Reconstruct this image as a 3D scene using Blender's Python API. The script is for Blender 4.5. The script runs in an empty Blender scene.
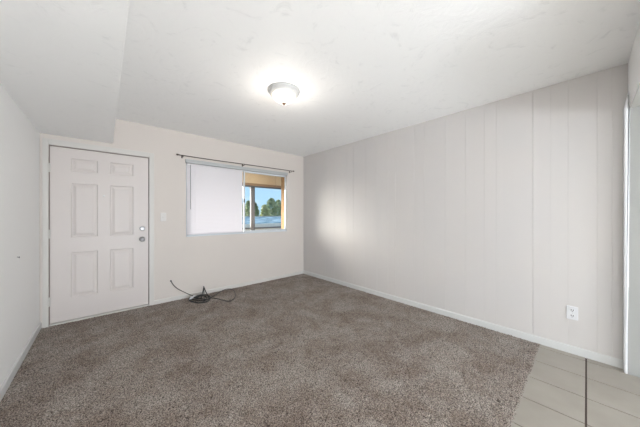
import bpy, bmesh, math, random
import numpy as np
from mathutils import Vector, Matrix
random.seed(7)
C = bpy.context.scene.collection
S = bpy.context.scene

# ---------------------------------------------------------------- camera, world, lights
CAMZ = 1.2365; YAW = 0.7326; F = 239.757; CY = 214.293
W = 3.0997; D = 3.9628; L = -0.521; SOF = 2.119; XS = 0.078; H = 2.44
cam_d = bpy.data.cameras.new('camera'); cam = bpy.data.objects.new('camera', cam_d); C.objects.link(cam)
cam.location = (0, 0, CAMZ)
cam.rotation_euler = (math.pi/2, 0, -YAW)
cam_d.sensor_width = 36; cam_d.lens = 36*F/640
cam_d.shift_y = (CY-213.5)/640
cam_d.clip_start = 0.01; cam_d.clip_end = 300
S.camera = cam

S.view_settings.view_transform = 'Standard'; S.view_settings.look = 'None'
S.view_settings.gamma = 1; S.view_settings.use_curve_mapping = False
S.view_settings.exposure = 0.74

world = bpy.data.worlds.new('sky'); S.world = world; world.use_nodes = True
nt = world.node_tree; nt.nodes.clear()
wo = nt.nodes.new('ShaderNodeOutputWorld'); bg = nt.nodes.new('ShaderNodeBackground')
tc = nt.nodes.new('ShaderNodeTexCoord'); sp = nt.nodes.new('ShaderNodeSeparateXYZ')
rp = nt.nodes.new('ShaderNodeValToRGB'); nz = nt.nodes.new('ShaderNodeTexNoise')
mp = nt.nodes.new('ShaderNodeMapping'); mx = nt.nodes.new('ShaderNodeMix'); mx.data_type = 'RGBA'
cr = nt.nodes.new('ShaderNodeValToRGB')
rp.color_ramp.elements[0].position = 0.0; rp.color_ramp.elements[0].color = (0.27, 0.41, 0.53, 1)
rp.color_ramp.elements[1].position = 0.35; rp.color_ramp.elements[1].color = (0.20, 0.34, 0.50, 1)
mp.inputs['Scale'].default_value = (1, 1, 3)
nz.inputs['Scale'].default_value = 5; nz.inputs['Detail'].default_value = 5
cr.color_ramp.elements[0].position = 0.52; cr.color_ramp.elements[0].color = (0, 0, 0, 1)
cr.color_ramp.elements[1].position = 0.8; cr.color_ramp.elements[1].color = (1, 1, 1, 1)
nt.links.new(tc.outputs['Generated'], sp.inputs[0]); nt.links.new(sp.outputs['Z'], rp.inputs[0])
nt.links.new(tc.outputs['Generated'], mp.inputs[0]); nt.links.new(mp.outputs[0], nz.inputs['Vector'])
nt.links.new(nz.outputs['Fac'], cr.inputs[0]); nt.links.new(cr.outputs[0], mx.inputs['Factor'])
nt.links.new(rp.outputs[0], mx.inputs['A']); mx.inputs['B'].default_value = (0.5, 0.55, 0.58, 1)
nt.links.new(mx.outputs['Result'], bg.inputs['Color']); bg.inputs['Strength'].default_value = 1.25
nt.links.new(bg.outputs[0], wo.inputs['Surface'])

def light(name, kind, loc, energy, color, rot=None, direction=None, **kw):
    d = bpy.data.lights.new(name, kind); d.energy = energy; d.color = color
    for k, v in kw.items(): setattr(d, k, v)
    o = bpy.data.objects.new(name, d); C.objects.link(o); o.location = loc
    if rot: o.rotation_euler = rot
    if direction: o.rotation_euler = Vector(direction).to_track_quat('-Z', 'Y').to_euler()
    return o
light('sun', 'SUN', (-20, 30, 12), 9.0, (1.0, 0.93, 0.84), direction=(0.9, -1.0, -0.5), angle=math.radians(48))
# added fill lamp behind the camera, standing in for daylight from the rear
light('rear_fill', 'AREA', (1.2, -4.6, 0.55), 142, (0.885, 0.94, 1.0), direction=(-0.35, 1, 0.35), shape='RECTANGLE', size=2.8, size_y=0.9)
# added lamp out of view to the right, brightening the left wall and ceiling
light('side_fill', 'AREA', (2.97, -1.35, 1.15), 22, (0.885, 0.94, 1.0), direction=(-1, 0.5, 0.2), shape='RECTANGLE', size=1.2, size_y=1.0)
# added lamp aimed at the unseen tiles, so their bounce lifts the ceiling
light('floor_bounce_lamp', 'AREA', (0.0, -2.2, 2.0), 44, (0.90, 0.95, 1.0), direction=(0.0, 0.8, -1), shape='RECTANGLE', size=0.9, size_y=0.3, spread=math.radians(40))

# ---------------------------------------------------------------- materials
def mat(name, col, rough=0.6, metal=0.0, spec=0.5, noise=None, bump=None, trans=0, emis=None, coat=0):
    """noise=(scale, colour2, amount lo, hi)  bump=(scale, strength, distance)"""
    m = bpy.data.materials.new(name); m.use_nodes = True
    n = m.node_tree; b = n.nodes['Principled BSDF']
    b.inputs['Base Color'].default_value = (*col, 1); b.inputs['Roughness'].default_value = rough
    b.inputs['Metallic'].default_value = metal; b.inputs['Specular IOR Level'].default_value = spec
    t = n.nodes.new('ShaderNodeTexCoord')
    if noise:
        z = n.nodes.new('ShaderNodeTexNoise'); z.inputs['Scale'].default_value = noise[0]; z.inputs['Detail'].default_value = 6
        r = n.nodes.new('ShaderNodeValToRGB')
        r.color_ramp.elements[0].position = noise[2]; r.color_ramp.elements[0].color = (*col, 1)
        r.color_ramp.elements[1].position = noise[3]; r.color_ramp.elements[1].color = (*noise[1], 1)
        n.links.new(t.outputs['Object'], z.inputs['Vector']); n.links.new(z.outputs['Fac'], r.inputs[0])
        n.links.new(r.outputs[0], b.inputs['Base Color'])
    if bump:
        z = n.nodes.new('ShaderNodeTexNoise'); z.inputs['Scale'].default_value = bump[0]; z.inputs['Detail'].default_value = 4
        u = n.nodes.new('ShaderNodeBump'); u.inputs['Strength'].default_value = bump[1]; u.inputs['Distance'].default_value = bump[2]
        n.links.new(t.outputs['Object'], z.inputs['Vector']); n.links.new(z.outputs['Fac'], u.inputs['Height'])
        n.links.new(u.outputs[0], b.inputs['Normal'])
    if emis:
        b.inputs['Emission Color'].default_value = (*emis[0], 1); b.inputs['Emission Strength'].default_value = emis[1]
    return m

M = {}
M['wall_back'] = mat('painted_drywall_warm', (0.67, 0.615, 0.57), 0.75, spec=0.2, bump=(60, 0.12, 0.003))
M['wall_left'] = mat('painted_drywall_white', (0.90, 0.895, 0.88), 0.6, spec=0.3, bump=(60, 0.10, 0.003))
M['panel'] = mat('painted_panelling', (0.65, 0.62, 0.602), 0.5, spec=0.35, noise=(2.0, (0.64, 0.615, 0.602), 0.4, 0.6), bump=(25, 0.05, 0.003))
M['plaster'] = mat('painted_partition', (0.9, 0.89, 0.88), 0.6, spec=0.3, bump=(30, 0.1, 0.004))
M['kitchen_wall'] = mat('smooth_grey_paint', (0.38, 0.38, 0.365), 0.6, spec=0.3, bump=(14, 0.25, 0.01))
M['trim'] = mat('cream_trim_paint', (0.63, 0.605, 0.57), 0.4, spec=0.4)
M['trim_white'] = mat('white_trim_paint', (0.68, 0.68, 0.67), 0.35, spec=0.5)
M['jamb'] = mat('glossy_white_jamb', (0.88, 0.89, 0.91), 0.35)
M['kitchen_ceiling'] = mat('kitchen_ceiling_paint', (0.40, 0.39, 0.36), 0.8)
M['door'] = mat('door_paint', (0.65, 0.595, 0.565), 0.4, spec=0.4, bump=(90, 0.05, 0.002))
M['gap'] = mat('shadow_gap_seal', (0.34, 0.28, 0.25), 0.9)
M['nickel'] = mat('brushed_nickel', (0.42, 0.42, 0.43), 0.38, metal=1)
M['plastic'] = mat('white_plastic', (0.74, 0.74, 0.76), 0.35)
M['switch'] = mat('ivory_plastic', (0.68, 0.65, 0.62), 0.4)
M['slot'] = mat('dark_slot', (0.06, 0.05, 0.05), 0.7)
M['bronze'] = mat('dark_bronze_metal', (0.10, 0.075, 0.065), 0.45, metal=0.6)
M['cable'] = mat('black_cable_rubber', (0.02, 0.022, 0.022), 0.4)
M['light_base'] = mat('white_enamel', (0.55, 0.55, 0.54), 0.35)
M['finial'] = mat('brown_brass', (0.07, 0.035, 0.02), 0.5, metal=0.3)
M['vinyl'] = mat('white_vinyl_frame', (0.66, 0.69, 0.72), 0.4)
M['strip_grey'] = mat('grey_head_strip', (0.46, 0.47, 0.465), 0.45)
M['wand'] = mat('smoky_plastic', (0.33, 0.31, 0.33), 0.4)
M['siding'] = mat('tan_painted_wood', (0.88, 0.68, 0.44), 0.7, noise=(4, (0.84, 0.63, 0.39), 0.4, 0.7), bump=(12, 0.1, 0.01))
M['column_wood'] = mat('orange_brown_wood', (0.50, 0.31, 0.15), 0.8, noise=(30, (0.36, 0.21, 0.10), 0.42, 0.6))
M['beam'] = mat('brown_wood', (0.42, 0.26, 0.15), 0.7)
M['grey_metal'] = mat('grey_painted_steel', (0.13, 0.13, 0.14), 0.5)
M['grey_metal_light'] = mat('weathered_steel', (0.22, 0.20, 0.20), 0.5)
M['concrete'] = mat('concrete', (0.66, 0.64, 0.60), 0.9, noise=(3, (0.4, 0.38, 0.36), 0.3, 0.7))
M['asphalt'] = mat('asphalt', (0.25, 0.25, 0.26), 0.9, noise=(1, (0.32, 0.31, 0.30), 0.3, 0.7))
M['roof_blue'] = mat('blue_grey_metal_roof', (0.055, 0.13, 0.19), 0.95, noise=(1.4, (0.22, 0.33, 0.42), 0.42, 0.62))
M['stucco'] = mat('pale_stucco', (0.62, 0.62, 0.58), 0.85)
M['leaf'] = mat('green_foliage', (0.22, 0.30, 0.16), 0.7, noise=(1.6, (0.46, 0.50, 0.32), 0.35, 0.65))
M['leaf_pale'] = mat('pale_green_foliage', (0.40, 0.46, 0.22), 0.7, noise=(0.9, (0.58, 0.58, 0.36), 0.35, 0.65))
M['bark'] = mat('bark', (0.16, 0.11, 0.08), 0.9)
M['grout'] = mat('dark_grout', (0.075, 0.055, 0.045), 0.9)
M['tile'] = mat('beige_ceramic_tile', (0.375, 0.345, 0.30), 0.38, spec=0.4, noise=(5, (0.335, 0.305, 0.262), 0.35, 0.7))

def ceiling_mat():
    m = bpy.data.materials.new('trowelled_ceiling_plaster'); m.use_nodes = True
    n = m.node_tree; b = n.nodes['Principled BSDF']; b.inputs['Roughness'].default_value = 0.55
    b.inputs['Specular IOR Level'].default_value = 0.35
    t = n.nodes.new('ShaderNodeTexCoord')
    a = n.nodes.new('ShaderNodeTexNoise'); a.inputs['Scale'].default_value = 5.0; a.inputs['Detail'].default_value = 9
    a.inputs['Roughness'].default_value = 0.68; a.inputs['Distortion'].default_value = 2.2
    r = n.nodes.new('ShaderNodeValToRGB')
    e = r.color_ramp.elements
    e[0].position = 0.29; e[0].color = (0.84, 0.84, 0.835, 1); e[1].position = 0.43; e[1].color = (0.94, 0.938, 0.93, 1)
    u = n.nodes.new('ShaderNodeBump'); u.inputs['Strength'].default_value = 0.38; u.inputs['Distance'].default_value = 0.012
    n.links.new(t.outputs['Object'], a.inputs['Vector']); n.links.new(a.outputs['Fac'], r.inputs[0])
    n.links.new(r.outputs[0], b.inputs['Base Color'])
    n.links.new(a.outputs['Fac'], u.inputs['Height']); n.links.new(u.outputs[0], b.inputs['Normal'])
    return m
M['ceiling'] = ceiling_mat()

def carpet_mat():
    m = bpy.data.materials.new('grey_brown_carpet'); m.use_nodes = True
    n = m.node_tree; b = n.nodes['Principled BSDF']; b.inputs['Roughness'].default_value = 1.0
    b.inputs['Specular IOR Level'].default_value = 0.05
    b.inputs['Sheen Weight'].default_value = 0.15
    t = n.nodes.new('ShaderNodeTexCoord')
    def ns(scale, det, ro=0.5, dist=0):
        z = n.nodes.new('ShaderNodeTexNoise'); z.inputs['Scale'].default_value = scale; z.inputs['Detail'].default_value = det
        z.inputs['Roughness'].default_value = ro; z.inputs['Distortion'].default_value = dist
        n.links.new(t.outputs['Object'], z.inputs['Vector']); return z
    fine = ns(140, 2, 0.7); big = ns(3.0, 9, 0.72, 0.3)
    r = n.nodes.new('ShaderNodeValToRGB'); e = r.color_ramp.elements
    e[0].position = 0.36; e[0].color = (0.075, 0.058, 0.048, 1); e[1].position = 0.66; e[1].color = (0.62, 0.55, 0.49, 1)
    g = n.nodes.new('ShaderNodeValToRGB'); e = g.color_ramp.elements
    e[0].position = 0.38; e[0].color = (0.68, 0.615, 0.58, 1); e[1].position = 0.60; e[1].color = (1, 1, 1, 1)
    x = n.nodes.new('ShaderNodeMix'); x.data_type = 'RGBA'; x.blend_type = 'MULTIPLY'; x.inputs['Factor'].default_value = 1
    n.links.new(fine.outputs['Fac'], r.inputs[0]); n.links.new(big.outputs['Fac'], g.inputs[0])
    n.links.new(r.outputs[0], x.inputs['A']); n.links.new(g.outputs[0], x.inputs['B'])
    n.links.new(x.outputs['Result'], b.inputs['Base Color'])
    return m
M['carpet'] = carpet_mat()

def glass_mat():
    m = bpy.data.materials.new('window_glass'); m.use_nodes = True
    n = m.node_tree; n.nodes.clear()
    o = n.nodes.new('ShaderNodeOutputMaterial'); x = n.nodes.new('ShaderNodeMixShader')
    tr = n.nodes.new('ShaderNodeBsdfTransparent'); g = n.nodes.new('ShaderNodeBsdfGlossy'); f = n.nodes.new('ShaderNodeFresnel')
    tr.inputs[0].default_value = (0.96, 0.98, 0.98, 1); g.inputs['Roughness'].default_value = 0.02; f.inputs[0].default_value = 1.3
    n.links.new(f.outputs[0], x.inputs[0]); n.links.new(tr.outputs[0], x.inputs[1]); n.links.new(g.outputs[0], x.inputs[2])
    n.links.new(x.outputs[0], o.inputs['Surface']); return m
M['glass'] = glass_mat()

def slat_mat():
    m = bpy.data.materials.new('white_translucent_vinyl'); m.use_nodes = True
    n = m.node_tree; b = n.nodes['Principled BSDF']; o = n.nodes['Material Output']
    b.inputs['Base Color'].default_value = (0.84, 0.81, 0.82, 1); b.inputs['Roughness'].default_value = 0.45
    t = n.nodes.new('ShaderNodeBsdfTranslucent'); t.inputs[0].default_value = (0.72, 0.68, 0.76, 1)
    x = n.nodes.new('ShaderNodeMixShader'); x.inputs[0].default_value = 0.17
    n.links.new(b.outputs[0], x.inputs[1]); n.links.new(t.outputs[0], x.inputs[2]); n.links.new(x.outputs[0], o.inputs['Surface'])
    return m
M['slat'] = slat_mat()

# lamp glass: frosted bowl, brightest where the bulbs sit inside
def bowl_mat():
    m = bpy.data.materials.new('lit_frosted_glass'); m.use_nodes = True
    n = m.node_tree; b = n.nodes['Principled BSDF']; b.inputs['Base Color'].default_value = (0.85, 0.82, 0.75, 1)
    b.inputs['Roughness'].default_value = 0.35
    b.inputs['Emission Color'].default_value = (1.0, 0.90, 0.72, 1); b.inputs['Emission Strength'].default_value = 0.5
    return m
M['bowl'] = bowl_mat()

# ---------------------------------------------------------------- mesh helpers
def box(bm, x0, x1, y0, y1, z0, z1, mi=0, bev=0):
    r = bmesh.ops.create_cube(bm, size=1)
    vs = r['verts']
    for v in vs:
        v.co = Vector(((x0+x1)/2 + v.co.x*(x1-x0), (y0+y1)/2 + v.co.y*(y1-y0), (z0+z1)/2 + v.co.z*(z1-z0)))
    fs = {f for v in vs for f in v.link_faces}
    for f in fs: f.material_index = mi
    if bev:
        es = list({e for v in vs for e in v.link_edges})
        bmesh.ops.bevel(bm, geom=es, offset=bev, segments=2, affect='EDGES', profile=0.6)
    return bm
def B(*boxes, bev=0):
    bm = bmesh.new()
    for b in boxes: box(bm, *b, bev=bev)
    return bm
def tube(bm, pts, r, seg=8, cap=True):
    pts = [Vector(p) for p in pts]; n = len(pts); rings = []
    rr = r if isinstance(r, (list, tuple)) else [r]*n
    t0 = (pts[1]-pts[0]).normalized(); up = Vector((0, 0, 1)) if abs(t0.z) < .9 else Vector((1, 0, 0))
    nrm = t0.cross(up).normalized()
    for i, p in enumerate(pts):
        t = (pts[min(i+1, n-1)]-pts[max(i-1, 0)]).normalized()
        nrm = (nrm - t*nrm.dot(t)).normalized(); bn = t.cross(nrm)
        rings.append([bm.verts.new(p + (nrm*math.cos(a)+bn*math.sin(a))*rr[i]) for a in [2*math.pi*k/seg for k in range(seg)]])
    for i in range(n-1):
        for k in range(seg):
            bm.faces.new([rings[i][k], rings[i][(k+1) % seg], rings[i+1][(k+1) % seg], rings[i+1][k]])
    if cap: bm.faces.new(rings[0][::-1]); bm.faces.new(rings[-1])
    return bm
def spline(P, k=10):
    P = [Vector(p) for p in P]; out = []
    for i in range(len(P)-1):
        a = P[max(i-1, 0)]; b = P[i]; c = P[i+1]; d = P[min(i+2, len(P)-1)]
        for j in range(k):
            t = j/k
            out.append(0.5*((2*b)+(c-a)*t+(2*a-5*b+4*c-d)*t*t+(-a+3*b-3*c+d)*t**3))
    out.append(P[-1]); return out
def lathe(bm, prof, seg=32, axis='Z', loc=(0, 0, 0)):
    """prof: list of (radius, height)"""
    rings = []
    def pos(r, h, a):
        if axis == 'Z': v = Vector((r*math.cos(a), r*math.sin(a), h))
        elif axis == 'Y': v = Vector((r*math.cos(a), h, r*math.sin(a)))
        else: v = Vector((h, r*math.cos(a), r*math.sin(a)))
        return v+Vector(loc)
    for r, h in prof:
        if r < 1e-6: rings.append([bm.verts.new(pos(0, h, 0))])
        else: rings.append([bm.verts.new(pos(r, h, 2*math.pi*k/seg)) for k in range(seg)])
    for a, b in zip(rings, rings[1:]):
        for k in range(seg):
            k2 = (k+1) % seg
            va = [a[0]] if len(a) == 1 else [a[k], a[k2]]
            vb = [b[0]] if len(b) == 1 else [b[k2], b[k]]
            if len(va)+len(vb) > 2: bm.faces.new(va+vb)
    return bm
def obj(name, bm, m, parent=None, smooth=False, mats=None):
    bmesh.ops.recalc_face_normals(bm, faces=bm.faces[:])
    me = bpy.data.meshes.new(name); bm.to_mesh(me); bm.free()
    for q in (mats or [m]): me.materials.append(M[q])
    if smooth:
        me.polygons.foreach_set('use_smooth', [True]*len(me.polygons))
    o = bpy.data.objects.new(name, me); C.objects.link(o)
    if parent: o.parent = parent
    return o
def struct(name, bm, m, mats=None, smooth=False):
    o = obj(name, bm, m, mats=mats, smooth=smooth); o['kind'] = 'structure'; return o
def tag(o, label, cat, group=None, kind=None):
    o['label'] = label; o['category'] = cat
    if group: o['group'] = group
    if kind: o['kind'] = kind
    return o
def thing(name, loc, label, cat, group=None):
    o = bpy.data.objects.new(name, None); C.objects.link(o); o.location = loc; o.empty_display_size = 0.1
    return tag(o, label, cat, group)
def local(bm, loc):
    bmesh.ops.translate(bm, vec=-Vector(loc), verts=bm.verts[:]); return bm

def wall_y(bm, xs, zs, holes, y0, y1):
    """slab in the x-z plane, thickness y0..y1, with rectangular holes (x0,x1,z0,z1) on the grid lines"""
    inh = lambda cx, cz: any(a < cx < b and c < cz < d for a, b, c, d in holes)
    nx, nz = len(xs)-1, len(zs)-1
    solid = [[not inh((xs[i]+xs[i+1])/2, (zs[j]+zs[j+1])/2) for j in range(nz)] for i in range(nx)]
    V = {}
    def v(x, y, z):
        k = (round(x, 5), round(y, 5), round(z, 5))
        if k not in V: V[k] = bm.verts.new(k)
        return V[k]
    for i in range(nx):
        for j in range(nz):
            if not solid[i][j]: continue
            a, b, c, d = xs[i], xs[i+1], zs[j], zs[j+1]
            for y in (y0, y1): bm.faces.new([v(a, y, c), v(b, y, c), v(b, y, d), v(a, y, d)])
            for (di, dj, P) in ((-1, 0, (a, c, a, d)), (1, 0, (b, c, b, d)), (0, -1, (a, c, b, c)), (0, 1, (a, d, b, d))):
                ii, jj = i+di, j+dj
                if ii < 0 or jj < 0 or ii >= nx or jj >= nz or not solid[ii][jj]:
                    bm.faces.new([v(P[0], y0, P[1]), v(P[2], y0, P[3]), v(P[2], y1, P[3]), v(P[0], y1, P[1])])
    return bm

# ---------------------------------------------------------------- room shell
YB = -5.5                                    # rear wall behind the camera
WIN = (0.90, 2.685, 0.905, 2.0)              # window opening
DOOR = (-0.456, 0.452, -0.02, 2.005)         # door opening
KX = 3.022                                   # wall of the next room
TZ = -0.002                                  # tile level (carpet top about 0)

# tiles: one mesh of separate slabs over a grout bed
bm = bmesh.new(); box(bm, L-0.1, W+0.2, YB-0.1, D+0.02, -0.06, TZ-0.003, 1)
tx = []
x = 3.02+0.302
while x > L-0.3:
    tx.append(x); x -= 0.302
for i in range(len(tx)-1):
    yy = 0.305
    while yy > YB:
        a, b = max(tx[i+1]+0.0036, L-0.05), min(tx[i]-0.0036, W+0.05)
        wide = 0.0038 if abs(yy-0.0) < 0.02 else 0.002
        wide2 = 0.0038 if abs(yy-0.302-0.0) < 0.02 else 0.002
        if b-a > 0.01: box(bm, a, b, max(yy-0.302+wide2, YB), yy-wide, -0.03, TZ, 0, bev=0.0012)
        yy -= 0.3035
struct('floor', bm, None, mats=['tile', 'grout'])

# carpet: displaced tufted surface
def carpet():
    st = 0.0075; x0, x1, y0, y1 = L+0.004, W-0.004, 0.287, D-0.002
    xs = np.arange(x0, x1+st/2, st); ys = np.arange(y0, y1+st/2, st)
    X, Y = np.meshgrid(xs, ys); nY, nX = X.shape
    rs = np.random.RandomState(3)
    Z = rs.uniform(-0.0065, 0.0035, X.shape)
    ed = np.clip((Y-y0)/0.012, 0, 1); Z = Z*ed-0.0045*(1-ed)
    Xj = X+rs.uniform(-.35, .35, X.shape)*st; Yj = Y+rs.uniform(-.35, .35, X.shape)*st*(Y > y0+0.01)
    Xj = np.clip(Xj, x0, x1); Yj = np.clip(Yj, y0-0.004, y1)
    top = np.stack([Xj, Yj, Z], -1).reshape(-1, 3)
    bot = np.stack([Xj[0], Yj[0]+0.012, np.full(nX, -0.025)], -1)
    V = np.vstack([top, bot]).astype(np.float32)
    i = np.arange(nX-1)[None, :]+np.arange(nY-1)[:, None]*nX; i = i.ravel()
    Fq = np.stack([i, i+1, i+nX+1, i+nX], -1)
    k = np.arange(nX-1); b0 = nX*nY
    Fe = np.stack([b0+k, b0+k+1, k+1, k], -1)
    Fa = np.vstack([Fq, Fe]).astype(np.int32)
    me = bpy.data.meshes.new('carpet')
    me.vertices.add(len(V)); me.vertices.foreach_set('co', V.ravel())
    me.loops.add(Fa.size); me.loops.foreach_set('vertex_index', Fa.ravel())
    me.polygons.add(len(Fa)); me.polygons.foreach_set('loop_start', np.arange(0, Fa.size, 4, dtype=np.int32))
    me.update(calc_edges=True); me.materials.append(M['carpet'])
    o = bpy.data.objects.new('carpet', me); C.objects.link(o)
    return tag(o, 'grey-brown wall-to-wall carpet with worn darker patches', 'carpet', kind='stuff')
carpet()

# ceiling, soffit over the entry, lower ceiling of the next room
struct('ceiling', B((L-0.1, W+0.1, YB-0.1, D+0.15, H, H+0.12)), 'ceiling')
struct('ceiling_soffit', B((L-0.02, XS, YB, D+0.0, SOF, H+0.01), bev=0.004), 'ceiling')
KC = 2.062
struct('ceiling_kitchen', B((1.75, KX+0.2, YB-0.1, -0.224, KC-0.004, KC-0.0005), (1.75, KX+0.2, YB-0.1, -0.33, KC, KC+0.12)), 'kitchen_ceiling')

# back wall
bm = bmesh.new()
wall_y(bm, [L-0.15, DOOR[0], DOOR[1], WIN[0], WIN[1], W+0.15], [-0.06, DOOR[2], WIN[2], WIN[3], DOOR[3], H+0.12],
       [(DOOR[0], DOOR[1], DOOR[2], DOOR[3]), WIN], D, D+0.07)
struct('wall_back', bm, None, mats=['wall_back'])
# left wall, rear wall
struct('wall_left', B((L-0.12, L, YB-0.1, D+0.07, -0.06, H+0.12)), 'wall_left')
bm = bmesh.new(); wall_y(bm, [L-0.1, L+0.1, 2.4, KX+0.2], [-0.06, 0.15, 2.1, H], [(L+0.1, 2.4, 0.15, 2.1)], YB-0.12, YB)
struct('wall_rear', bm, 'plaster')
# right wall: grooved painted panelling (a profile along y, extruded in z)
seams = [3.30, 3.056, 2.752, 2.612, 2.35, 2.143, 1.951, 1.829, 1.549, 1.41, 1.155, 0.934, 0.748, 0.64, 0.35, 0.224, 0.11, -0.06, -0.14]
prof = [(D+0.1, W)]
for s in seams:
    g = 0.0036 if abs(s-0.35) < .01 else (0.0026 if abs(s-1.829) < .01 or abs(s-3.056) < .01 else 0.0024)
    prof += [(s+g, W), (s+g*0.3, W+g*(0.4 if s < 0.3 else 0.9)), (s-g*0.3, W+g*(0.4 if s < 0.3 else 0.9)), (s-g, W)]
prof += [(-0.30, W), (-0.30, W+0.15), (D+0.1, W+0.15)]
bm = bmesh.new()
lo = [bm.verts.new((x, y, -0.06)) for y, x in prof]; hi = [bm.verts.new((x, y, H+0.1)) for y, x in prof]
for i in range(len(prof)):
    j = (i+1) % len(prof); bm.faces.new([lo[i], lo[j], hi[j], hi[i]])
bmesh.ops.triangulate(bm, faces=[bm.faces.new(lo), bm.faces.new(hi[::-1])])
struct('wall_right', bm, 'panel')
struct('wall_kitchen', B((KX, W+0.2, YB-0.1, -0.214, -0.06, KC+0.1)), 'kitchen_wall')
# header above the wide opening
struct('wall_partition', B((1.75, W+0.02, -0.32, -0.221, KC, H+0.05), bev=0.002), 'plaster')
# jamb of the opening, its top tapering back into the header
bm = bmesh.new()
pr = [(-0.2165, -0.02), (-0.197, -0.02), (-0.197, 2.075), (-0.2185, 2.19), (-0.2235, 2.19), (-0.2235, 2.05)]
a = [bm.verts.new((KX-0.004, y, z)) for y, z in pr]; b = [bm.verts.new((W+0.01, y, z)) for y, z in pr]
for i in range(6): bm.faces.new([a[i], a[(i+1) % 6], b[(i+1) % 6], b[i]])
bm.faces.new(a[::-1]); bm.faces.new(b)
es = [e for e in bm.edges if all(abs(v.co.x-(KX-0.004)) < 1e-4 and v.co.y > -0.25 for v in e.verts)]
bmesh.ops.bevel(bm, geom=es, offset=0.006, segments=3, affect='EDGES')
struct('trim_1', bm, 'jamb')

# baseboards (rounded top edge)
def skirt(name, p0, p1, n, m='trim', h=0.062, t=0.012):
    p0 = Vector((*p0, 0)); p1 = Vector((*p1, 0)); n = Vector((*n, 0))
    pr = [(0, -0.02), (t, -0.02), (t, h-0.012), (t*0.75, h-0.004), (t*0.3, h), (0, h)]
    bm = bmesh.new()
    a = [bm.verts.new(p0+n*q+Vector((0, 0, z))) for q, z in pr]; b = [bm.verts.new(p1+n*q+Vector((0, 0, z))) for q, z in pr]
    for i in range(len(pr)): bm.faces.new([a[i], a[(i+1) % 6], b[(i+1) % 6], b[i]])
    bm.faces.new(a[::-1]); bm.faces.new(b)
    return struct(name, bm, m)
skirt('baseboard_back', (0.507, D), (W, D), (0, -1), h=0.056)
skirt('baseboard_right', (W, D-0.0), (W, -0.196), (-1, 0), 'trim_white', h=0.066)
skirt('baseboard_left', (L, YB), (L, D), (1, 0), 'trim_white', h=0.07)

# ---------------------------------------------------------------- entry door
cas = bmesh.new()
box(cas, -0.500, -0.456, D-0.016, D+0.01, -0.02, 2.068, bev=0.003)
box(cas, 0.452, 0.506, D-0.010, D+0.01, -0.02, 2.068, bev=0.003)
box(cas, -0.456, 0.452, D-0.014, D+0.01, 2.006, 2.068, bev=0.003)
struct('trim_2', cas, 'trim')
jb = bmesh.new()
box(jb, DOOR[0], DOOR[0]+0.006, D+0.002, D+0.07, -0.02, DOOR[3]-0.001)
box(jb, DOOR[1]-0.004, DOOR[1], D+0.002, D+0.07, -0.02, DOOR[3]-0.001)
box(jb, DOOR[0]+0.006, DOOR[1]-0.004, D+0.002, D+0.07, DOOR[3]-0.006, DOOR[3]-0.001)
struct('trim_3', jb, 'gap')
struct('trim_4', B((DOOR[0]+0.006, DOOR[1]-0.004, D-0.004, D+0.069, -0.03, 0.016), bev=0.003), 'trim')   # threshold

DY = D+0.010
bm = bmesh.new()
gx = [-0.4475, -0.287, -0.058, 0.052, 0.284, 0.444]
gz = [0.024, 0.275, 0.797, 0.968, 1.597, 1.732, 1.885, 1.995]
def vq(pts): return [bm.verts.new(p) for p in pts]
for i in range(5):
    for j in range(7):
        x0, x1, z0, z1 = gx[i], gx[i+1], gz[j], gz[j+1]
        if i in (1, 3) and j in (1, 3, 5):
            rings = []
            for ins, dep in ((0, 0), (0.010, 0.009), (0.022, 0.009), (0.046, 0.001)):
                rings.append(vq([(x0+ins, DY+dep, z0+ins), (x1-ins, DY+dep, z0+ins), (x1-ins, DY+dep, z1-ins), (x0+ins, DY+dep, z1-ins)]))
            for r1, r2 in zip(rings, rings[1:]):
                for k in range(4): bm.faces.new([r1[k], r1[(k+1) % 4], r2[(k+1) % 4], r2[k]])
            bm.faces.new(rings[-1])
        else: bm.faces.new(vq([(x0, DY, z0), (x1, DY, z0), (x1, DY, z1), (x0, DY, z1)]))
X0, X1, Z0, Z1, Y1 = gx[0], gx[-1], gz[0], gz[-1], DY+0.042
for q in ([(X0, DY, Z0), (X1, DY, Z0), (X1, Y1, Z0), (X0, Y1, Z0)], [(X0, DY, Z1), (X1, DY, Z1), (X1, Y1, Z1), (X0, Y1, Z1)],
          [(X0, DY, Z0), (X0, DY, Z1), (X0, Y1, Z1), (X0, Y1, Z0)], [(X1, DY, Z0), (X1, DY, Z1), (X1, Y1, Z1), (X1, Y1, Z0)],
          [(X0, Y1, Z0), (X1, Y1, Z0), (X1, Y1, Z1), (X0, Y1, Z1)]): bm.faces.new(vq(q))
bmesh.ops.remove_doubles(bm, verts=bm.verts[:], dist=1e-5)
door = struct('door_1', bm, 'door')
for z in (1.752, 1.019, 0.270):
    hb = bmesh.new(); box(hb, -0.466, -0.440, D-0.006, D+0.012, z-0.045, z+0.045, bev=0.002)
    tube(hb, [(-0.453, D-0.012, z-0.048), (-0.453, D-0.012, z+0.048)], 0.008, 10)
    o = obj('hinge', hb, 'trim', door)
kb = bmesh.new()
lathe(kb, [(0, 0), (0.033, 0), (0.034, -0.006), (0.028, -0.012), (0.013, -0.016), (0.012, -0.032), (0.022, -0.040), (0.029, -0.052), (0.029, -0.062), (0.022, -0.072), (0.008, -0.076), (0, -0.076)], 28, 'Y', (0.375, DY, 0.905))
k = obj('door_knob', kb, 'nickel', door, True); k['label'] = 'round satin nickel knob'
kb = bmesh.new()
lathe(kb, [(0, 0), (0.031, 0), (0.031, -0.010), (0.025, -0.018), (0.014, -0.020), (0.014, -0.024), (0, -0.024)], 28, 'Y', (0.378, DY, 1.045))
box(kb, 0.373, 0.383, DY-0.036, DY-0.018, 1.030, 1.060, bev=0.002)
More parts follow.
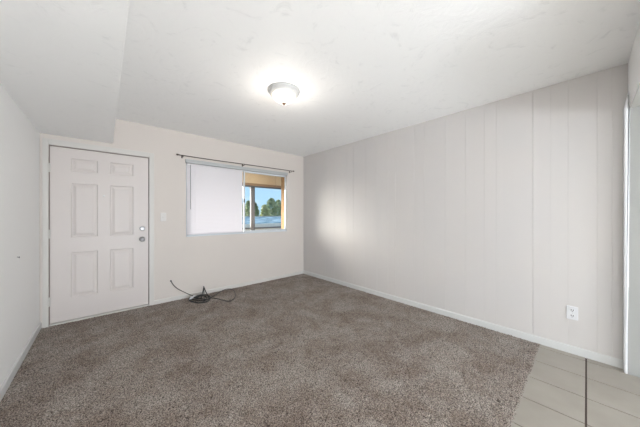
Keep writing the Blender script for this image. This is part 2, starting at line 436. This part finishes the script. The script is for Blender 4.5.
k = obj('deadbolt', kb, 'nickel', door); k['label'] = 'satin nickel deadbolt with thumb turn'
kb = bmesh.new(); lathe(kb, [(0, -0.003), (0.005, -0.004), (0.009, -0.004), (0.010, 0), (0, 0)], 16, 'Y', (-0.003, DY, 1.463))
k = obj('peephole', kb, 'trim_white', door, True)

# ---------------------------------------------------------------- window
wx0, wx1, wz0, wz1 = WIN
wy = D+0.032
fb = bmesh.new()
box(fb, wx0, wx0+0.035, wy, wy+0.036, wz0, wz1); box(fb, wx1-0.014, wx1, wy, wy+0.036, wz0, wz1)
box(fb, wx0, wx1, wy, wy+0.036, wz1-0.018, wz1); box(fb, wx0, wx1, wy-0.01, wy+0.036, wz0, wz0+0.03)
win = struct('window_1', fb, 'vinyl')
s = obj('window_sill', B((wx0+0.001, wx1-0.001, D-0.006, wy+0.0, wz0-0.004, wz0+0.014), bev=0.003), 'vinyl', win)
s = obj('head_strip', B((wx0-0.012, wx1+0.004, D-0.028, D+0.002, 1.998, 2.052), bev=0.003), 'strip_grey', win); s['label'] = 'light grey strip above the glass'  # grey strip laid across the window head, darker than the frame
s = obj('window_sash', B((1.802, 1.822, wy-0.018, wy+0.012, wz0+0.03, wz1-0.018), 
       (1.826, wx1-0.014, wy+0.0, wy+0.02, wz0+0.03, wz0+0.045), (1.826, wx1-0.014, wy, wy+0.02, wz1-0.030, wz1-0.018)), 'vinyl', win)
s = obj('sash_latch', B((1.792, 1.812, wy-0.03, wy-0.018, 1.44, 1.50), bev=0.003), 'grey_metal', win)
obj('window_pane', B((wx0+0.036, 1.80, wy+0.026, wy+0.030, wz0+0.03, wz1-0.03)), 'glass', win)
obj('window_pane', B((1.822, wx1-0.015, wy+0.008, wy+0.012, wz0+0.045, wz1-0.030)), 'glass', win)

# venetian blind over the left sash
bl = thing('venetian_blind', (1.335, D+0.03, 1.97), 'closed white venetian blind covering the left half of the window', 'blind')
bl_loc = bl.location
bx0, bx1, bz0, bz1, by = 0.912, 1.772, 0.945, 1.968, D+0.012
obj('headrail', local(B((bx0, bx1, by-0.012, by+0.012, bz1, bz1+0.028), bev=0.002), bl_loc), 'slat', bl)
obj('bottom_rail', local(B((bx0, bx1, by-0.011, by+0.009, bz0-0.014, bz0), bev=0.003), bl_loc), 'slat', bl)
sb = bmesh.new(); N = 48; pit = (bz1-bz0)/N
for i in range(N):
    z = bz0+pit*(i+0.5); n = 5; ta = math.radians(72); prev = None
    for k_ in range(n):
        u = (k_/(n-1)-0.5)*0.0250; crown = 0.0018*(1-(2*k_/(n-1)-1)**2)
        dy = -u*math.cos(ta)-crown*math.sin(ta); dz = -u*math.sin(ta)*-1
        cur = [sb.verts.new((bx0, by+dy, z+dz)), sb.verts.new((bx1, by+dy, z+dz))]
        if prev: sb.faces.new([prev[0], prev[1], cur[1], cur[0]])
        prev = cur
obj('slats', local(sb, bl_loc), 'slat', bl, True)
for x in (1.03, 1.66):
    cb = bmesh.new(); tube(cb, [(x, by-0.009, bz1), (x, by-0.009, bz0)], 0.0016, 6)
    obj('ladder_cord', local(cb, bl_loc), 'slat', bl)
cb = bmesh.new(); tube(cb, [(0.957, by-0.020, bz1+0.01), (0.957, by-0.024, 1.31)], 0.0042, 8)
o = obj('tilt_wand', local(cb, bl_loc), 'wand', bl); o['label'] = 'thin grey tilt wand'

# curtain rod
cr_loc = (1.78, D, 2.09)
rod = thing('curtain_rod', cr_loc, 'thin dark bronze curtain rod mounted above the window', 'curtain rod')
ry = D-0.07
rb = bmesh.new(); tube(rb, spline([(0.79, ry, 2.086), (1.2, ry, 2.083), (1.765, ry, 2.088), (2.3, ry, 2.090), (2.78, ry, 2.092)], 6), 0.0062, 10)
obj('rod', local(rb, cr_loc), 'bronze', rod, True)
for x, s_ in ((0.79, -1), (2.78, 1)):
    fb = bmesh.new()
    lathe(fb, [(0, 0), (0.009, 0), (0.0125, 0.006*s_), (0.0125, 0.022*s_), (0.008, 0.030*s_), (0, 0.031*s_)], 14, 'X', (x, ry, 2.087 if s_ < 0 else 2.092))
    obj('finial', local(fb, cr_loc), 'bronze', rod, True)
for x in (0.845, 1.767, 2.745):
    kb = bmesh.new(); box(kb, x-0.009, x+0.009, D-0.004, D+0.001, 2.058, 2.098, bev=0.001)
    tube(kb, [(x, D, 2.074), (x, ry, 2.070), (x, ry-0.010, 2.078), (x, ry-0.010, 2.088)], 0.0045, 8)
    obj('bracket', local(kb, cr_loc), 'bronze', rod)

# ---------------------------------------------------------------- switch, outlet, wall mark
sw_loc = (0.614, D, 1.197)
sw = thing('light_switch', sw_loc, 'small ivory light switch on the back wall beside the door', 'light switch')
obj('plate', local(B((0.580, 0.648, D-0.006, D+0.001, 1.138, 1.256), bev=0.003), sw_loc), 'switch', sw)
obj('toggle', local(B((0.608, 0.620, D-0.016, D-0.005, 1.188, 1.208), bev=0.002), sw_loc), 'switch', sw)

ol = (W, 0.085, 0.358)
ou = thing('wall_outlet', ol, 'white duplex power outlet low on the panelled wall', 'outlet')
obj('plate', local(B((W-0.007, W+0.001, 0.049, 0.121, 0.300, 0.418), bev=0.003), ol), 'plastic', ou)
for dz in (-0.024, 0.024):
    rb = bmesh.new(); z = 0.359+dz
    lathe(rb, [(0, -0.0095), (0.0150, -0.0095), (0.0165, -0.008), (0.0165, 0)], 24, 'X', (W, 0.085, z))
    r_ = obj('receptacle', local(rb, ol), 'plastic', ou)
    for dy in (-0.0065, 0.0065):
        obj('slot', local(B((W-0.0102, W-0.0090, 0.085+dy-0.0022, 0.085+dy+0.0022, z-0.004, z+0.0085)), ol), 'slot', r_)
    gb = bmesh.new(); lathe(gb, [(0, -0.0102), (0.003, -0.0102), (0.003, -0.009)], 10, 'X', (W, 0.085, z-0.010))
    obj('ground_slot', local(gb, ol), 'slot', r_)
sb = bmesh.new(); lathe(sb, [(0, -0.0085), (0.002, -0.0085), (0.003, -0.007)], 10, 'X', (W, 0.085, 0.359))
obj('screw', local(sb, ol), 'nickel', ou)

nb = bmesh.new(); tube(nb, [(L-0.01, 3.057, 0.897), (L+0.012, 3.057, 0.890)], 0.0022, 8)  # small dark spot on the wall, modelled as a headed pin
lathe(nb, [(0, 0.014), (0.0065, 0.013), (0.0065, 0.011), (0, 0.011)], 12, 'X', (L, 3.057, 0.890))
tag(obj('wall_mark', nb, 'grey_metal'), 'small dark mark on the left wall, shaped as a headed pin', 'wall_mark')

# ---------------------------------------------------------------- ceiling lamp
LX, LY = 1.300, 1.970
lt = thing('ceiling_light', (LX, LY, H), 'round flush ceiling light with lit frosted bowl and white base', 'ceiling light')
bm = bmesh.new(); lathe(bm, [(0, 0), (0.150, 0), (0.152, -0.006), (0.150, -0.018), (0.143, -0.023), (0.141, -0.031), (0.134, -0.035), (0.130, -0.042), (0.120, -0.044), (0.0, -0.044)], 56)
obj('base', bm, 'light_base', lt, True)
bm = bmesh.new(); lathe(bm, [(0.116, -0.042), (0.117, -0.048), (0.112, -0.062), (0.100, -0.078), (0.083, -0.094), (0.062, -0.108), (0.038, -0.118), (0.018, -0.122), (0, -0.123)], 56)
obj('bowl', bm, 'bowl', lt, True)
bm = bmesh.new(); lathe(bm, [(0, -0.119), (0.018, -0.120), (0.020, -0.125), (0.016, -0.130), (0.009, -0.137), (0, -0.139)], 20)
obj('finial', bm, 'finial', lt, True)
light('lamp_light', 'POINT', (LX, LY, H-0.30), 3.2, (1.0, 0.93, 0.85), shadow_soft_size=0.07)

# ---------------------------------------------------------------- cable by the back wall
cl = (0.98, D-0.1, 0)
ca = thing('cable', cl, 'black cable coming out of the back wall and lying tangled on the carpet', 'cable')
def cord(name, pts, r=0.0042, m='cable'):
    bm = bmesh.new(); tube(bm, spline(pts, 8), r*1.15, 8); return obj(name, local(bm, cl), m, ca, True)
R = 0.006
cord('wall_cord', [(0.705, D+0.004, 0.287), (0.732, 3.930, 0.231), (0.786, 3.920, 0.165), (0.871, 3.900, 0.101), (0.943, 3.880, 0.052), (0.985, 3.840, 0.036), (1.03, 3.79, 0.026)])
pb = bmesh.new(); lathe(pb, [(0, -0.004), (0.012, -0.004), (0.012, 0), (0, 0)], 14, 'Y', (0.705, D, 0.287))
obj('wall_grommet', local(pb, cl), 'grey_metal', ca)
G = 0.004
def up(P): return [(x, y, z+G) for x, y, z in P]
cord('coil', up([(1.03, 3.79, .024), (0.961, 3.784, 0.030), (1.041, 3.835, 0.035), (1.119, 3.814, 0.030), (1.165, 3.734, 0.012), (1.114, 3.613, 0.010), (1.042, 3.554, 0.008), (0.965, 3.599, 0.008), (0.915, 3.702, 0.008), (0.899, 3.795, 0.008),
      (0.928, 3.808, 0.012), (0.975, 3.687, 0.016), (1.040, 3.589, 0.020), (1.100, 3.658, 0.030), (1.070, 3.740, 0.045), (0.993, 3.753, 0.045), (0.966, 3.752, 0.034), (1.026, 3.681, 0.026), (1.088, 3.617, 0.022), (1.162, 3.680, 0.012)]), 0.0064)
cord('bundle_tie', [(1.038, 3.725, 0.020), (1.063, 3.740, 0.090), (1.084, 3.758, 0.160), (1.090, 3.760, 0.162), (1.111, 3.740, 0.095), (1.138, 3.691, 0.016)], 0.0055)
cord('upright_strand', [(1.036, 3.578, 0.012), (1.060, 3.66, 0.05), (1.074, 3.71, 0.09), (1.086, 3.752, 0.155)], 0.0055)
cord('loop', up([(1.09, 3.70, 0.03), (1.156, 3.706, 0.014), (1.218, 3.720, 0.010), (1.339, 3.850, 0.008), (1.415, 3.905, 0.010), (1.490, 3.932, 0.010), (1.548, 3.87, 0.008), (1.525, 3.69, 0.008), (1.46, 3.52, 0.008), (1.385, 3.41, 0.008), (1.307, 3.372, 0.008), (1.251, 3.486, 0.008), (1.208, 3.607, 0.008), (1.129, 3.663, 0.018)]), 0.0042)
pb = bmesh.new(); tube(pb, [(0.915, 3.785, 0.034), (0.985, 3.835, 0.040)], [0.013, 0.018], 10); tube(pb, [(0.915, 3.785, .034), (0.900, 3.775, .030)], 0.006, 8)
o = obj('plug', local(pb, cl), 'plastic', ca, True); o['label'] = 'white plug end'
pb = bmesh.new(); tube(pb, [(1.087, 3.759, 0.155), (1.087, 3.760, 0.182)], 0.008, 8)
o = obj('connector', local(pb, cl), 'grey_metal', ca, True); o['label'] = 'upright grey metal connector'

# ---------------------------------------------------------------- outside the window
OY = 5.25
struct('floor_balcony', B((-3, 7, D+0.07, OY+0.15, -0.25, -0.06)), 'concrete')
struct('ceiling_porch', B((-3, 7, D+0.071, OY+0.10, 2.34, 2.46)), 'siding')
pf = thing('porch_beam', (2.6, OY, 1.88), 'tan board fascia with brown lower edge spanning the balcony front', 'beam')
fb = bmesh.new(); x = -2.9
while x < 6.9:
    box(fb, x, min(x+1.22, 6.95)-0.006, OY-0.03, OY+0.03, 1.96, 2.335); x += 1.22
obj('fascia_board', local(fb, (2.6, OY, 1.88)), 'siding', pf)
obj('brown_edge', local(B((-2.9, 6.95, OY-0.045, OY+0.045, 1.905, 1.96)), (2.6, OY, 1.88)), 'beam', pf)
obj('grey_flashing', local(B((-2.9, 6.95, OY-0.035, OY+0.035, 1.875, 1.905)), (2.6, OY, 1.88)), 'grey_metal', pf)
px = 2.575
pp = thing('balcony_post', (px, OY, -0.06), 'slim grey metal post seen through the clear right half of the window', 'post')
pl = (px, OY, -0.06)
obj('shaft', local(B((px-0.035, px+0.035, OY-0.03, OY+0.03, -0.06, 1.86)), pl), 'grey_metal_light', pp)
obj('cap', local(B((px-0.055, px+0.055, OY-0.045, OY+0.045, 1.845, 1.872)), pl), 'grey_metal', pp)
obj('side_strip', local(B((px+0.0352, px+0.060, OY-0.03, OY+0.03, -0.06, 1.845)), pl), 'grey_metal', pp)
tc_ = (3.09, 4.62, -0.06)
tp = thing('porch_column', tc_, 'tan wooden column outside at the right edge of the window', 'column')
obj('shaft', local(B((3.02, 3.15, 4.56, 4.69, -0.06, 2.34)), tc_), 'column_wood', tp)
obj('corner_board', local(B((3.15, 3.17, 4.55, 4.70, -0.06, 2.34)), tc_), 'beam', tp)
rl = (2.6, OY, 0)
ra = thing('railing', rl, 'low grey balcony railing across the bottom of the clear window half', 'railing')
obj('top_rail', local(B((-2.9, 2.53, OY-0.025, OY+0.025, 0.892, 0.928), (2.64, 6.9, OY-0.025, OY+0.025, 0.892, 0.928)), rl), 'grey_metal', ra)
obj('bottom_rail', local(B((-2.9, 2.53, OY-0.02, OY+0.02, 0.06, 0.10), (2.64, 6.9, OY-0.02, OY+0.02, 0.06, 0.10)), rl), 'grey_metal', ra)
o = obj('infill_panel', local(B((-2.9, 2.53, OY-0.008, OY+0.008, 0.10, 0.888), (2.64, 6.9, OY-0.008, OY+0.008, 0.10, 0.888)), rl), 'stucco', ra); o['label'] = 'pale panel below the rail'
gb = bmesh.new(); bmesh.ops.create_grid(gb, x_segments=2, y_segments=2, size=150)
bmesh.ops.translate(gb, vec=(0, 60, -3.2), verts=gb.verts[:]); struct('ground', gb, 'asphalt')
struct('wall_outside', B((-3.2, 7.2, D+0.071, D+0.081, -3.2, -0.25)), 'siding')

# neighbouring low building with a blue-grey roof
nb_ = (18, 20, -3.2)
nbd = thing('neighbour_building', nb_, 'long low pale building with blue-grey roof seen through the window', 'building')
obj('wall', local(B((2, 34, 16.2, 24, -3.2, 0.25)), nb_), 'stucco', nbd)
rbm = bmesh.new()
v = [rbm.verts.new(p) for p in [(1.4, 15.7, 0.55), (34.6, 15.7, 0.55), (34.6, 20, 1.02), (1.4, 20, 1.02), (34.6, 24.5, 0.55), (1.4, 24.5, 0.55), (1.4, 15.7, 0.42), (34.6, 15.7, 0.42), (34.6, 24.5, 0.42), (1.4, 24.5, 0.42)]]
for f in ((0, 1, 2, 3), (3, 2, 4, 5), (6, 7, 1, 0), (8, 9, 5, 4), (6, 0, 3, 5, 9), (7, 8, 4, 2, 1), (6, 9, 8, 7)): rbm.faces.new([v[i] for i in f])
obj('roof', local(rbm, nb_), 'roof_blue', nbd)
obj('ridge_cap', local(B((1.4, 34.6, 19.8, 20.2, 0.99, 1.07)), nb_), 'stucco', nbd)
obj('fascia', local(B((1.3, 34.7, 15.55, 15.7, 0.20, 0.56)), nb_), 'stucco', nbd)
for x in np.arange(4, 33, 2.6):
    w_ = obj('window', local(B((x, x+1.3, 16.12, 16.2, -1.2, -0.08)), nb_), 'grey_metal', nbd)

# trees beyond it
def tree(name, x, y, zb, zt, w, m, label, seed, cone=0.6):
    rnd = random.Random(seed); loc = (x, y, -3.2)
    t = thing(name, loc, label, 'tree', 'trees beyond the neighbouring roof')
    bm = bmesh.new(); tube(bm, [(x, y, -3.2), (x+.05, y, zb+0.5), (x, y, zb+(zt-zb)*.7)], [0.22, 0.16, 0.05], 8)
    obj('trunk', local(bm, loc), 'bark', t)
    bm = bmesh.new(); hh = zt-zb
    for i in range(2600):
        u = rnd.random()**1.2; a = rnd.uniform(0, 2*math.pi)
        env = w/2*(1-u**1.6)**cone*(0.72+0.28*math.sin(a*3+u*9+seed)); rr = env*math.sqrt(rnd.uniform(0.25, 1))
        p = Vector((x+rr*math.cos(a), y+rr*math.sin(a), zb+u*hh)); s = rnd.uniform(0.07, 0.15)
        q = Matrix.Rotation(rnd.uniform(0, 6.28), 3, 'Z') @ Matrix.Rotation(rnd.uniform(-1.2, 1.2), 3, 'X')
        bm.faces.new([bm.verts.new(p+q @ Vector(c)) for c in ((-s, -s*.7, 0), (s, -s*.5, 0), (s*.8, s*.7, 0), (-s*.6, s, 0))])
    obj('foliage', local(bm, loc), m, t)
k = 30/20.0
tree('tree', 14.2, 30, -1.5, 3.0, 2.3, 'leaf', 'dark green tree left of the grey post, seen through the window', 1, 0.5)
tree('tree', 16.6, 32.8, -1.5, 2.95, 1.9, 'leaf', 'small dark tree just right of the grey post', 2, 0.5)
tree('tree', 15.3, 27.6, -1.5, 2.45, 2.3, 'leaf_pale', 'short yellow-green tree in the middle of the clear window half', 3, 0.5)
tree('tree', 17.75, 30, -1.5, 3.5, 3.1, 'leaf', 'tall green tree beside the tan column, biggest seen outside', 4, 0.42)
tree('tree', 20.6, 32.8, -1.5, 3.5, 2.8, 'leaf', 'green tree partly hidden behind the tan column', 5, 0.45)
tree('tree', 12.3, 27.6, -1.5, 2.4, 1.8, 'leaf_pale', 'pale tree at the left edge of the clear glass', 6, 0.7)
